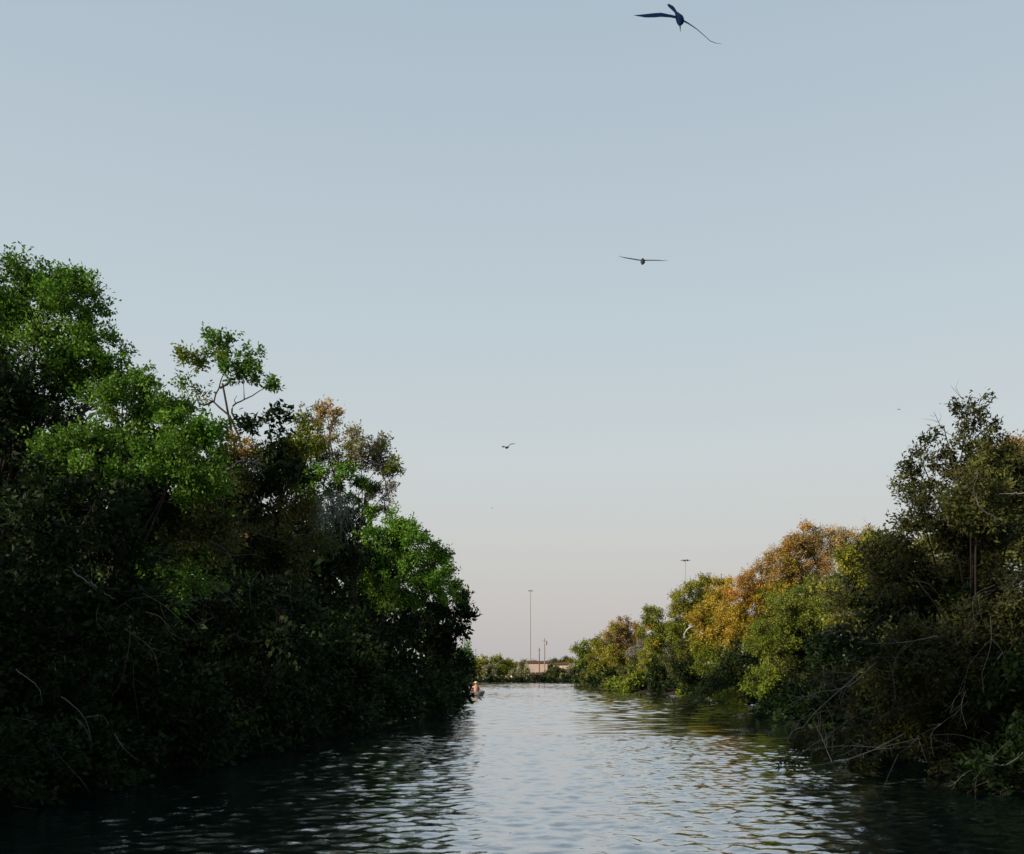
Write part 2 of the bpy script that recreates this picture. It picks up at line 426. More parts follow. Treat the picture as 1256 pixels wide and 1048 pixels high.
SEED = [11]
LB, RB = 'trees of the left bank', 'trees of the right bank'
def tree(name, label, cat, Y, lobes, leaf=5.0, aspect=0.5, lai=4.2, base_px=None, group=None, loose=1.0, trunk_r=None, twig_px=0.9, wood=0.2, limbs=True, bark=None):
    """lobes: (px, py, rx, rz, palette[, density factor[, dY]]) as seen from the boat at distance Y; leaf = leaf length in photo pixels"""
    SEED[0] += 1
    rng = np.random.default_rng(SEED[0])
    s = Y / F
    cs, rs = [], []
    for lb in lobes:
        dY = lb[6] if len(lb) > 6 else rng.uniform(-0.5, 0.5) * s * 25
        c = P(lb[0], lb[1], Y + dY)
        r = np.array([lb[2] * s, 0.85 * (lb[2] + lb[3]) / 2 * s, lb[3] * s])
        c[2] = max(c[2], r[2] * 0.55)
        cs.append(c); rs.append(r)
    cs = np.array(cs)
    w = np.array([lb[2] * lb[3] for lb in lobes], float)
    cen = (cs * w[:, None]).sum(0) / w.sum()
    bx = cen[0] if base_px is None else P(base_px, 0, Y)[0]
    by = cen[1]
    if by < FAR:
        if cen[0] < (shore_left(by) + shore_right(by)) / 2:
            bx = min(bx, shore_left(by) - 0.7)
        else:
            bx = max(bx, shore_right(by) + 0.7)
    bz = float(ground_z(bx, by)) - 0.05
    root = empty(name, (bx, by, bz))
    tag(root, label, cat, group)
    bark = bark or BARK
    top = cs[:, 2].max()
    h = max(1.0, top - bz)
    tr = trunk_r or 0.011 * h + 0.02
    # trunk leans from its foot to the middle of the crown
    b0 = np.array([bx, by, bz]); tt = np.array([cen[0], cen[1], bz + (cen[2] - bz) * 0.95])
    mid = (b0 + tt) / 2 + rng.normal(size=3) * 0.06 * h * np.array([1, 1, 0.2])
    line = smooth_line([b0, mid, tt], 10)
    tp = np.linspace(0, 1, len(line))
    rad = tr * (1.0 - 0.55 * tp) * (1 + 0.5 * np.exp(-tp * 9))
    v, q = tubes([(line, rad)], 8)
    trunk = link('trunk', mesh_arr('trunk', v, q, smooth=True), bark, root)
    if limbs:
        for c, r in zip(cs, rs):
            k = int(rng.uniform(0.45, 0.95) * (len(line) - 1))
            st = line[k]
            dv = c - st
            if np.linalg.norm(dv) < 0.3: continue
            m1 = st + dv * 0.45 + np.array([0, 0, 0.10]) * np.linalg.norm(dv) + rng.normal(size=3) * 0.06 * np.linalg.norm(dv)
            e1 = c + dv / np.linalg.norm(dv) * r.mean() * 0.45
            ln = smooth_line([st, m1, c, e1], 12)
            lines = [(ln, np.linspace(tr * 0.30, tr * 0.05, len(ln)))]
            for _ in range(5):
                k2 = int(rng.uniform(0.45, 0.95) * (len(ln) - 1))
                e2 = c + norm(rng.normal(size=3)) * r * rng.uniform(0.6, 0.95)
                l2 = smooth_line([ln[k2], (ln[k2] + e2) / 2 + rng.normal(size=3) * 0.09 * r, e2], 6)
                lines.append((l2, np.linspace(tr * 0.11, tr * 0.03, len(l2))))
            v, q = tubes(lines, 5)
            link('limb', mesh_arr('limb', v, q, smooth=True), bark, trunk)
    out, tw = [], []
    for lb, c, r in zip(lobes, cs, rs):
        dn = lb[5] if len(lb) > 5 else 1.0
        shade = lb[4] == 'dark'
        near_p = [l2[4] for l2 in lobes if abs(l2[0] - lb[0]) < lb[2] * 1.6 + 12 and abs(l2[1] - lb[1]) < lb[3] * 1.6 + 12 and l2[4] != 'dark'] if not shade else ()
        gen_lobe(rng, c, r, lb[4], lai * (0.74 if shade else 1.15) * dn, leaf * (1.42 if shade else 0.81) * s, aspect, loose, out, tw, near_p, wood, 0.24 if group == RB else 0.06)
    V = np.concatenate([o[0] for o in out]); C = np.concatenate([o[1] for o in out])
    # keep foliage out of the water
    lv = V.reshape(-1, 4, 3)
    keep = lv[:, :, 2].min(1) > 0.03
    V = lv[keep].reshape(-1, 3); C = C.reshape(-1, 4, 3)[keep].reshape(-1, 3)
    Q = np.arange(len(V), dtype=np.int32).reshape(-1, 4)
    cr = link('crown', mesh_arr('crown', V, Q, C), LEAF, root)
    tag(cr, kind='stuff')
    tg = link('twigs', twig_mesh('twigs', tw, max(0.004, twig_px * 0.5 * s)), TWIG, cr)
    tag(tg, kind='stuff')
    return root

def branch_part(name, root, lines_px, Y, r0, mat, rng, side=4, n=14, dy=0.4):
    """bare branches drawn as tapering tubes with side twigs; lines in photo pixels at distance Y (dy: wander in depth)"""
    lines = []
    for pts in lines_px:
        ctrl = [P(x, y, Y + rng.normal() * dy * 0.5) for x, y in pts]
        ln = smooth_line(ctrl, n)
        ln = ln + rng.normal(size=ln.shape) * r0 * 0.5
        lines.append((ln, np.linspace(r0, r0 * 0.3, len(ln))))
        L = np.linalg.norm(ln[-1] - ln[0])
        for _ in range(side):
            k = rng.integers(len(ln) // 4, len(ln))
            dv = norm(ln[-1] - ln[0]) * 0.6 + rng.normal(size=3) * 0.55 + np.array([0, 0, 0.1])
            e2 = ln[k] + dv * L * rng.uniform(0.12, 0.32)
            l2 = smooth_line([ln[k], (ln[k] + e2) / 2 + rng.normal(size=3) * L * 0.03, e2], 6)
            lines.append((l2, np.linspace(r0 * 0.5, r0 * 0.15, len(l2))))
    for ln, _ in lines:
        ln[:, 2] = np.maximum(ln[:, 2], 0.02)
    v, q = tubes(lines, 5)
    return link(name, mesh_arr(name, v, q, smooth=True), mat, root)

# ---- left bank, near to far
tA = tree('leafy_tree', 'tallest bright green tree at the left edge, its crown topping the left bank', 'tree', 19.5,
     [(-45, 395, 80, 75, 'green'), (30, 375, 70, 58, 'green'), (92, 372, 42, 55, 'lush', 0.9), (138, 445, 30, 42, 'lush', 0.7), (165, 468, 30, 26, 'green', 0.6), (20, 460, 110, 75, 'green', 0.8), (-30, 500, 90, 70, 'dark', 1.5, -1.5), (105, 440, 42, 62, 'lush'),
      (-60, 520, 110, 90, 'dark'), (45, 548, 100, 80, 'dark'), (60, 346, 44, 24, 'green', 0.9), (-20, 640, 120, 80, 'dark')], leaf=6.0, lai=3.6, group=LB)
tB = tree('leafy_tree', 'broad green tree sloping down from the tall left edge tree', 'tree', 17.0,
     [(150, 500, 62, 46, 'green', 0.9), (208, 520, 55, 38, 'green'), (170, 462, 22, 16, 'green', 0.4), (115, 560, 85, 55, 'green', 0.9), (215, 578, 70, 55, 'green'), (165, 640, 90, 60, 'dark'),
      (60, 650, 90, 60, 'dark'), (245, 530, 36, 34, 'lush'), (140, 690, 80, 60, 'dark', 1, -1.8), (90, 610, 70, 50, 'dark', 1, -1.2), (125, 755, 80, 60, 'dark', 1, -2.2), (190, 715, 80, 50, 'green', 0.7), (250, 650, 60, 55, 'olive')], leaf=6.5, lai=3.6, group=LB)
tC = tree('leafy_tree', 'thin airy tree with open crown and forked limb standing above the left bank', 'tree', 31.0,
     [(262, 424, 28, 19, 'green', 1.0), (238, 442, 26, 20, 'mid', 0.9), (226, 470, 18, 16, 'green', 0.45), (285, 450, 30, 24, 'green', 1.0), (306, 432, 16, 16, 'green', 0.6),
      (312, 458, 20, 16, 'green', 0.9), (330, 472, 17, 13, 'lush', 0.9), (250, 480, 18, 12, 'pale', 0.35)], leaf=6.0, lai=2.6, base_px=290, loose=1.0, limbs=False, group=LB, trunk_r=0.07)
rngb = np.random.default_rng(5)
branch_part('limb', tC, [[(300, 560), (282, 510), (263, 493), (268, 475), (276, 458), (290, 440)], [(263, 493), (246, 495), (238, 475)], [(270, 478), (290, 462), (310, 448)],
                         [(300, 530), (285, 502), (300, 490), (330, 474)]], 31.0, 0.042, BARK, rngb, side=4)
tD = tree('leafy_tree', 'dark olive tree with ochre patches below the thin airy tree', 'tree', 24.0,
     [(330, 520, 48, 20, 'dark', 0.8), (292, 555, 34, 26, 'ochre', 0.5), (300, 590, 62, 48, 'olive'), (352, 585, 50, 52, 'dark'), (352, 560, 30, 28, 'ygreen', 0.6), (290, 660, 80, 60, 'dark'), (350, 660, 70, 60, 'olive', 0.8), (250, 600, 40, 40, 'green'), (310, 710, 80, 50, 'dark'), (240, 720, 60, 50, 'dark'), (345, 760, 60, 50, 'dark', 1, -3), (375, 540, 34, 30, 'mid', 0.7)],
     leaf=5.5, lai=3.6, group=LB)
branch_part('dead_branch', tD, [[(275, 580), (295, 566), (308, 570), (325, 590)], [(308, 567), (325, 572)]], 23.0, 0.04, DEAD, rngb, side=3)
tE = tree('leafy_tree', 'half bare tree with an orange tinted top and grey twiggy right side', 'tree', 36.0,
     [(402, 512, 25, 18, 'ochre', 0.8), (378, 508, 20, 14, 'pale', 0.35), (400, 540, 34, 22, 'ochre', 0.35), (352, 568, 34, 28, 'ygreen', 0.8), (385, 570, 40, 26, 'mid', 0.8), (442, 548, 36, 28, 'pale', 0.5), (430, 560, 24, 20, 'ygreen', 0.6),
      (466, 570, 32, 34, 'grey', 0.6), (484, 572, 17, 18, 'mid', 0.6), (472, 605, 24, 24, 'grey', 0.5), (400, 600, 44, 34, 'lush', 0.9), (440, 606, 34, 30, 'lush', 0.9), (380, 650, 60, 40, 'dark'), (420, 660, 50, 40, 'dark'), (400, 720, 70, 50, 'dark')],
     leaf=4.6, lai=2.9, base_px=410, group=LB, twig_px=1.1, trunk_r=0.09)
branch_part('bare_branch', tE, [[(396, 600), (402, 575), (403, 548), (395, 540)], [(400, 580), (415, 562), (440, 558), (470, 545)], [(440, 560), (465, 570), (480, 565)], [(403, 548), (408, 520), (414, 502)], [(465, 570), (474, 598), (478, 618)]],
            35.5, 0.032, TWIG, rngb, side=5)
# hanging curtain of dry twigs
def hanging_twigs(root, px0, px1, py0, py1, Y, n, rng):
    lines = []
    bun = rng.uniform(px0, px1, 9); bl = rng.uniform(0.35, 1.0, 9)
    for _ in range(n):
        b_ = rng.integers(9)
        x = bun[b_] + rng.normal() * 3.0; y0 = py0 + rng.normal() * 7; L = (py1 - py0) * bl[b_] * rng.uniform(0.4, 1.05)
        yy = Y + rng.normal() * 0.5
        dx = rng.normal() * 5
        c = [P(x, y0, yy), P(x + dx * 0.8 + rng.normal() * 2, y0 + L * 0.35, yy + rng.normal() * 0.1), P(x + dx + rng.normal() * 3, y0 + L * 0.7, yy), P(x + dx + rng.normal() * 4, y0 + L, yy)]
        ln = smooth_line(c, 9)
        lines.append((ln + rng.normal(size=ln.shape) * 0.02, np.linspace(0.010, 0.004, len(ln))))
    ln = smooth_line([P(px0 - 8, py0 + 2, Y), P((px0 + px1) / 2, py0 - 5, Y), P(px1 + 22, py0, Y)], 8)
    lines.append((ln, np.linspace(0.03, 0.012, len(ln))))
    v, q = tubes(lines, 3)
    tag(link('hanging_twigs', mesh_arr('hanging_twigs', v, q), MOSS, root), kind='stuff')
hanging_twigs(tE, 388, 440, 614, 692, 33.0, 150, rngb)
tF = tree('leafy_tree', 'rounded fresh green tree right of the hanging dry twigs', 'tree', 44.0,
     [(470, 655, 40, 34, 'lush'), (505, 672, 34, 32, 'lush'), (530, 695, 28, 28, 'green'), (480, 710, 55, 45, 'green'), (525, 725, 34, 36, 'lush', 0.8), (440, 700, 50, 50, 'dark'), (460, 760, 70, 50, 'dark')],
     leaf=4.6, lai=3.8, group=LB)
tG = tree('leafy_tree', 'dark green tree at the tip of the left bank with ragged right edge', 'tree', 54.0,
     [(543, 705, 20, 26, 'green', 0.8), (556, 735, 22, 26, 'green'), (572, 748, 15, 20, 'dark', 0.6), (560, 770, 24, 28, 'dark'), (530, 770, 40, 40, 'dark'), (560, 805, 22, 26, 'dark'), (515, 820, 50, 40, 'dark')],
     leaf=4.2, lai=3.6, group=LB)
tree('leafy_tree', 'small dark green tree low over the water behind the left bank tip', 'tree', 100.0,
     [(572, 805, 14, 18, 'green'), (560, 812, 20, 22, 'dark'), (574, 824, 12, 10, 'dark'), (545, 815, 22, 24, 'dark')], leaf=3.2, lai=4.0, group=LB)
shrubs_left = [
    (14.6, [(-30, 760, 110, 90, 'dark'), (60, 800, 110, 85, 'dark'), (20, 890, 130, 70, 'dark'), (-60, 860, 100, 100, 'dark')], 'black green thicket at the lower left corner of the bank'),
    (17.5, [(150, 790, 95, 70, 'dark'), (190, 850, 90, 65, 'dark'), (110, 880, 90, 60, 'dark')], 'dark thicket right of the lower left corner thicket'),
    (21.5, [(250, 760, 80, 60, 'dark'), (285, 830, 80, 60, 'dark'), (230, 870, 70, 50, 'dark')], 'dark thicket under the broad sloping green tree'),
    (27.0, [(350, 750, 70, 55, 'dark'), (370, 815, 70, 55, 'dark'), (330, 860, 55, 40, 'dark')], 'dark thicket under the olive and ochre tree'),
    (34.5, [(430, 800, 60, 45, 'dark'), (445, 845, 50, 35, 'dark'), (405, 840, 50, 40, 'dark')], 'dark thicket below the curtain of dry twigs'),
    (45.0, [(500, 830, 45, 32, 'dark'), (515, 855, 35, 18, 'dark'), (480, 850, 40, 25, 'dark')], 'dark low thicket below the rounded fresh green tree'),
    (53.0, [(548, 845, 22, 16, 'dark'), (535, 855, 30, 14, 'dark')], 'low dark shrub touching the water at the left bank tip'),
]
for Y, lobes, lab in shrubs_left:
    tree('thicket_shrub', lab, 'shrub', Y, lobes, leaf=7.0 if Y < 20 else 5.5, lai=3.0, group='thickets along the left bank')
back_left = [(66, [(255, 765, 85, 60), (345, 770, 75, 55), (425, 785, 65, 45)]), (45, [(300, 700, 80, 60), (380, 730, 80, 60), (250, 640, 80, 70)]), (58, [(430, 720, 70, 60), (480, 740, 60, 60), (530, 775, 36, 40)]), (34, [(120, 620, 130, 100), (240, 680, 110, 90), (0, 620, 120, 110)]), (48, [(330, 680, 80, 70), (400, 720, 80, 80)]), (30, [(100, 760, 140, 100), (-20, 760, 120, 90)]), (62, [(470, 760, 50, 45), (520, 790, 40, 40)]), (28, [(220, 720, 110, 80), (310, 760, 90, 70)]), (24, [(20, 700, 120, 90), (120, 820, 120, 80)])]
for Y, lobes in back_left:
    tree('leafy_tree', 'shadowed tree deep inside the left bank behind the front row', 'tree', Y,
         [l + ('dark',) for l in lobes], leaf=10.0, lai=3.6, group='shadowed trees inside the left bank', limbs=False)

# ---- right bank, near to far
tR = tree('leafy_tree', 'large dark olive tree at the right edge with sparse top, leaning over the water', 'tree', 16.5,
     [(1188, 500, 30, 22, 'umber', 0.42), (1160, 535, 30, 26, 'umber', 0.4), (1130, 565, 34, 24, 'umber', 0.5), (1215, 530, 26, 30, 'umber', 0.35), (1120, 595, 30, 16, 'olive', 0.6), (1195, 580, 60, 40, 'olive', 1.0), (1245, 600, 50, 44, 'umber'), (1225, 570, 40, 34, 'olive', 0.8), (1190, 620, 60, 40, 'olive', 1.0, -1.2),
      (1160, 640, 70, 45, 'umber'), (1230, 690, 80, 65, 'umber'), (1110, 700, 70, 55, 'umber'), (1170, 760, 90, 65, 'dark'), (1085, 775, 65, 55, 'dark'), (1240, 800, 80, 70, 'umber', 0.8),
      (1050, 845, 60, 36, 'umber', 0.8), (1130, 860, 75, 55, 'umber', 0.8), (1210, 890, 80, 50, 'dark', 0.9), (1090, 905, 62, 26, 'umber', 0.55), (1170, 925, 70, 24, 'umber', 0.7), (1150, 805, 60, 50, 'umber', 0.9, -1.6), (1215, 835, 60, 50, 'dark', 0.9, -1.6), (1100, 835, 52, 40, 'umber', 0.9, -1.3), (1235, 750, 50, 50, 'umber', 0.9, -1.5), (1240, 880, 50, 50, 'dark', 1, -1.2), (1020, 905, 36, 12, 'umber', 0.35), (1040, 935, 60, 12, 'umber', 0.5), (985, 908, 26, 15, 'umber', 0.45), (965, 938, 26, 5, 'umber', 0.5), (1005, 925, 30, 10, 'umber', 0.45)],
     leaf=7.0, aspect=0.42, lai=3.4, trunk_r=0.075, base_px=1250, group=RB, twig_px=0.8, wood=0.35)
rngr = np.random.default_rng(8)
for lines, Y, r0, sd2 in [
    ([[(1060, 820), (1040, 838), (1010, 865), (985, 892)]], 14.2, 0.009, 3),
    ([[(1075, 812), (1040, 842), (1000, 850), (965, 866)]], 14.4, 0.008, 5),
    ([[(1230, 800), (1205, 835), (1180, 868), (1155, 888)]], 14.6, 0.006, 4),
    ([[(1256, 922), (1235, 938), (1208, 938), (1180, 952), (1168, 968)]], 13.8, 0.008, 4),
    ([[(1110, 900), (1060, 925), (1005, 938), (935, 944)], [(1020, 935), (1008, 905), (1000, 890)]], 15.2, 0.007, 8),
    ([[(1130, 905), (1080, 918), (1035, 935), (1024, 958)], [(1090, 918), (1040, 915), (990, 920)]], 15.2, 0.006, 8),
    ([[(1150, 780), (1110, 788), (1068, 790)]], 13.8, 0.007, 4),
    ([[(1230, 640), (1205, 625), (1195, 605), (1200, 580)], [(1256, 605), (1225, 606)]], 14.6, 0.010, 3),
    ([[(1215, 560), (1195, 530), (1188, 505), (1175, 480)], [(1195, 545), (1160, 530), (1145, 505)], [(1200, 570), (1150, 575), (1110, 590)]], 16.5, 0.009, 6)]:
    branch_part('bare_branch', tR, lines, Y, r0, DEAD, rngr, side=sd2)
def bare_twigs(root, n, box, Yr, lean, mat, rng, r0):
    lines = []
    for _ in range(n):
        x, y, Y = rng.uniform(box[0], box[2]), rng.uniform(box[1], box[3]), rng.uniform(*Yr)
        L = rng.uniform(25, 85); an = lean + rng.normal() * 0.75
        dx, dy = -math.cos(an) * L, math.sin(an) * L
        c = [P(x, y, Y), P(x + dx * 0.5 + rng.normal() * 6, y + dy * 0.5 - abs(rng.normal()) * 7, Y - 0.15), P(x + dx, y + dy, Y - 0.3)]
        ln = smooth_line(c, 10)
        lines.append((ln, np.linspace(r0, r0 * 0.4, len(ln))))
        for _k in range(rng.integers(1, 5)):
            b = ln[rng.integers(3, len(ln))]
            e = b + (ln[-1] - ln[0]) * rng.uniform(0.15, 0.4) + rng.normal(size=3) * 0.14
            l2 = smooth_line([b, (b + e) / 2 + rng.normal(size=3) * 0.03, e], 5)
            lines.append((l2, np.linspace(r0 * 0.55, r0 * 0.25, len(l2))))
    for ln, _r in lines: ln[:, 2] = np.maximum(ln[:, 2], 0.03)
    v, q = tubes(lines, 4)
    tag(link('bare_twigs', mesh_arr('bare_twigs', v, q, smooth=True), mat, root), kind='stuff')
bare_twigs(tR, 70, (1000, 700, 1256, 930), (13.8, 16.2), 0.75, plain('dry_twig', (0.10, 0.095, 0.088), 0.9, 0.3, 12.0), rngr, 0.0032)
bare_twigs(tB, 26, (60, 600, 330, 800), (13.4, 15.6), 2.5, TWIG, rngr, 0.006)
tree('leafy_tree', 'rusty brown tree top peeking out behind the dark tree at the right edge', 'tree', 27.0,
     [(1245, 560, 30, 32, 'brown', 0.9), (1285, 560, 40, 45, 'ochre'), (1255, 600, 40, 30, 'olive'), (1270, 660, 60, 60, 'dark')], leaf=5.0, aspect=0.4, lai=3.6, group=RB)
tree('leafy_tree', 'yellowish olive tree left of the large dark right edge tree', 'tree', 27.0,
     [(1078, 655, 26, 18, 'dark', 0.35), (1095, 668, 44, 30, 'ygreen', 0.8), (1055, 690, 40, 30, 'ygreen', 0.8), (1050, 740, 46, 44, 'olive'), (1090, 740, 50, 60, 'dark'), (1030, 800, 46, 44, 'dark'), (1000, 855, 50, 26, 'dark'), (1045, 840, 50, 36, 'dark')],
     leaf=5.5, aspect=0.4, lai=3.6, group=RB)
tree('leafy_tree', 'feathery bright green tree in front of the orange tree on the right bank', 'tree', 36.0,
     [(1000, 725, 34, 22, 'fresh'), (975, 750, 36, 30, 'fresh'), (1010, 755, 34, 30, 'mid'), (945, 785, 34, 32, 'mid'), (960, 825, 38, 30, 'olive'), (1000, 800, 40, 36, 'dark'), (935, 835, 26, 20, 'mid', 0.8), (975, 855, 36, 16, 'dark')],
     leaf=4.6, aspect=0.3, lai=4.0, group=RB)
tree('leafy_tree', 'wide rusty orange and brown tree rising highest in the middle of the right bank', 'tree', 50.0,
     [(985, 665, 26, 22, 'brown', 0.8), (1010, 672, 36, 26, 'ochre', 0.75), (1045, 668, 34, 24, 'ochre', 0.6), (965, 690, 30, 26, 'ochre', 0.9), (935, 708, 30, 22, 'ochre', 0.8), (990, 705, 40, 24, 'orange'), (912, 728, 26, 22, 'orange', 0.9), (948, 735, 34, 26, 'yellow'),
      (905, 765, 28, 28, 'yellow'), (935, 770, 36, 34, 'mid'), (920, 815, 36, 36, 'dark'), (890, 830, 28, 24, 'dark')], leaf=3.9, aspect=0.28, lai=3.9, group=RB, twig_px=0.8)
tree('thicket_shrub', 'bright green shrub hanging over the water by a pale branch stub', 'shrub', 52.0,
     [(912, 843, 22, 8, 'fresh'), (900, 852, 16, 8, 'fresh', 0.7), (930, 846, 18, 10, 'mid')], leaf=3.8, aspect=0.3, lai=4.0)
tree('leafy_tree', 'golden yellow tree behind the pale arched branch on the right bank', 'tree', 66.0,
     [(884, 730, 24, 26, 'yellow', 0.8), (870, 765, 30, 26, 'yellow'), (892, 775, 28, 26, 'orange', 0.8), (862, 790, 26, 22, 'ygreen'), (880, 812, 32, 26, 'mid'), (850, 830, 30, 22, 'dark'), (868, 845, 30, 14, 'dark')], leaf=3.7, aspect=0.3, lai=4.0, group=RB)
tree('leafy_tree', 'yellow green tree below the tall floodlight mast on the right', 'tree', 82.0,
     [(868, 722, 22, 19, 'ygreen', 0.9), (840, 735, 23, 20, 'ygreen'), (862, 746, 26, 22, 'ygreen'), (836, 765, 24, 26, 'mid'), (850, 790, 28, 26, 'olive'), (832, 812, 24, 26, 'olive'), (845, 835, 28, 16, 'dark')], leaf=3.5, aspect=0.32, lai=4.0, group=RB)
tree('leafy_tree', 'narrow pointed light green tree between the orange brown tree and the mast', 'tree', 94.0,
     [(801, 756, 14, 15, 'fresh'), (799, 776, 19, 20, 'fresh', 0.9), (814, 778, 17, 20, 'mid'), (824, 788, 16, 18, 'yellow', 0.9), (803, 808, 24, 24, 'ygreen'), (818, 825, 22, 20, 'olive')], leaf=3.4, aspect=0.35, lai=4.0, group=RB)
tGy = tree('leafy_tree', 'greyish half dry tree with bare twigs hanging above the water on the right', 'tree', 102.0,
     [(785, 800, 16, 18, 'grey', 0.8), (800, 820, 16, 20, 'grey', 0.6), (775, 820, 16, 20, 'olive'), (790, 838, 20, 12, 'dark'), (815, 840, 22, 12, 'dark')], leaf=3.3, aspect=0.3, lai=3.6, group=RB)
tree('leafy_tree', 'rusty brown rounded tree left of the pointed light green tree', 'tree', 112.0,
     [(766, 769, 18, 14, 'brown'), (754, 780, 18, 16, 'ochre', 0.9), (779, 783, 18, 18, 'brown'), (758, 803, 22, 20, 'ygreen', 0.9), (775, 812, 20, 20, 'ygreen', 0.9), (765, 832, 22, 12, 'dark')], leaf=3.3, aspect=0.35, lai=4.0, group=RB)
tree('leafy_tree', 'yellow olive tree second from the far tip of the right bank', 'tree', 132.0,
     [(742, 788, 16, 14, 'ygreen'), (748, 805, 17, 16, 'yellow', 0.8), (735, 810, 16, 18, 'ygreen'), (750, 824, 18, 14, 'ygreen', 0.9), (735, 832, 16, 10, 'olive')], leaf=3.3, aspect=0.35, lai=4.0, group=RB)
tree('leafy_tree', 'green tree at the far tip of the right bank overhanging the water', 'tree', 165.0,
     [(711, 797, 11, 9, 'mid', 0.8), (722, 799, 14, 14, 'mid'), (718, 818, 14, 14, 'mid'), (730, 820, 15, 14, 'olive'), (724, 834, 16, 6, 'olive')], leaf=3.3, aspect=0.4, lai=4.0, group=RB)
back_right = [(75, [(985, 790, 45, 40), (1060, 770, 60, 50), (1130, 775, 60, 55)]), (24, [(1240, 660, 80, 60), (1150, 720, 80, 60), (1230, 780, 90, 70), (1120, 800, 80, 60)]), (40, [(1080, 720, 70, 60), (1160, 700, 80, 70)]), (70, [(960, 760, 60, 45), (1020, 740, 50, 40)]), (110, [(880, 785, 45, 35), (830, 795, 36, 30)]), (150, [(785, 805, 30, 24), (755, 812, 24, 20)])]
for Y, lobes in back_right:
    tree('leafy_tree', 'shadowed tree deep inside the right bank behind the front row', 'tree', Y,
         [l + ('olive',) for l in lobes], leaf=7.0, lai=2.8, group='shadowed trees inside the right bank', limbs=False)

# low growth overhanging the waterline of both banks
def proj(p):
    return CX + p[0] / p[1] * F, HY - (p[2] - CZ) / p[1] * F
rngs = np.random.default_rng(21)
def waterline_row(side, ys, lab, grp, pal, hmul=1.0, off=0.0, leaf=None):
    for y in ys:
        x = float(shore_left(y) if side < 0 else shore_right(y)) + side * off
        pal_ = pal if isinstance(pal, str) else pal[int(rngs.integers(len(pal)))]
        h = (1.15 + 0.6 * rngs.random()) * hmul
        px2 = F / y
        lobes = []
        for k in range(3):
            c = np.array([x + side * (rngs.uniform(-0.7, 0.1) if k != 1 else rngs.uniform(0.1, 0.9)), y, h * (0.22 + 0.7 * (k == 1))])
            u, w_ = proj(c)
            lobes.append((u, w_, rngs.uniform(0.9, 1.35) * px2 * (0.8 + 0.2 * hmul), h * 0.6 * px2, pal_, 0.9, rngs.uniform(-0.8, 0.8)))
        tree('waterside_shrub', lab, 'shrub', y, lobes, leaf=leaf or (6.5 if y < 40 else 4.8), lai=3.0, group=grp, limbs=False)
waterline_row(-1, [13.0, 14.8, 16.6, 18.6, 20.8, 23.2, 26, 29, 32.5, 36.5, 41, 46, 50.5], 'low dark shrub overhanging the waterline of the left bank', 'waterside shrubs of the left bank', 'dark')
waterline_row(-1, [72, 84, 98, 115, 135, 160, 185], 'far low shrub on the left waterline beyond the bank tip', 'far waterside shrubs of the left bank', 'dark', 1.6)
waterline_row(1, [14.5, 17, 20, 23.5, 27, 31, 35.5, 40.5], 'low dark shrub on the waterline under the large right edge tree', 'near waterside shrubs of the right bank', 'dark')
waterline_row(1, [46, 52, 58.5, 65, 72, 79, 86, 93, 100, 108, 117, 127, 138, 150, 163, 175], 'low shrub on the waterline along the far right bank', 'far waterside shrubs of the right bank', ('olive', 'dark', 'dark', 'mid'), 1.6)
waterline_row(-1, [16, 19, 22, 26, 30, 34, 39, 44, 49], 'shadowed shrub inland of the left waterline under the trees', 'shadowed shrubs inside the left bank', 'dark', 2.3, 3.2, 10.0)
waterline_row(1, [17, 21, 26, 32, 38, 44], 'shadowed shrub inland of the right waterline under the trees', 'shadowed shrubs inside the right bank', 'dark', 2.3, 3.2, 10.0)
# unseen left-bank trees added behind the viewpoint to shade the near banks
for k, (x, y, hh, rr) in enumerate([(-14.5, 7, 12.5, 4.0), (-13, -2, 12.5, 4.0), (-20, 2, 9.5, 4.5), (-15, -12, 12.0, 4.5), (-24, -10, 10.0, 5.0), (-26, 14, 9.5, 5.0), (-19, -22, 12.0, 5.0), (-33, 0, 9.5, 5.0)]):
    SEED[0] += 1
    rg = np.random.default_rng(SEED[0])
    z0 = float(ground_z(x, y))
    root = empty('leafy_tree', (x, y, z0)); tag(root, 'unseen shade tree added on the left shore behind the viewpoint', 'tree', 'unseen shade trees behind the viewpoint')
    ln = smooth_line([(x, y, z0 - 0.05), (x + 0.3, y + 0.2, hh * 0.4), (x, y, hh * 0.8)], 8)
    v, q = tubes([(ln, np.linspace(0.16, 0.05, len(ln)))], 8)
    link('trunk', mesh_arr('trunk', v, q, smooth=True), BARK, root)
    out, tw = [], []
    for j in range(6):
        t = 2 * math.pi * j / 6
        c = np.array([x + math.cos(t) * rr * 0.55, y + math.sin(t) * rr * 0.55, hh * (0.35 + 0.3 * (j % 2))])
        gen_lobe(rg, c, np.array([rr * 0.6, rr * 0.6, hh * 0.34]), 'dark', 2.6, 0.24, 0.55, 1.0, out, tw)
    V = np.concatenate([o_[0] for o_ in out]); C = np.concatenate([o_[1] for o_ in out])
    tag(link('crown', mesh_arr('crown', V, np.arange(len(V), dtype=np.int32).reshape(-1, 4), C), LEAF, root), kind='stuff')

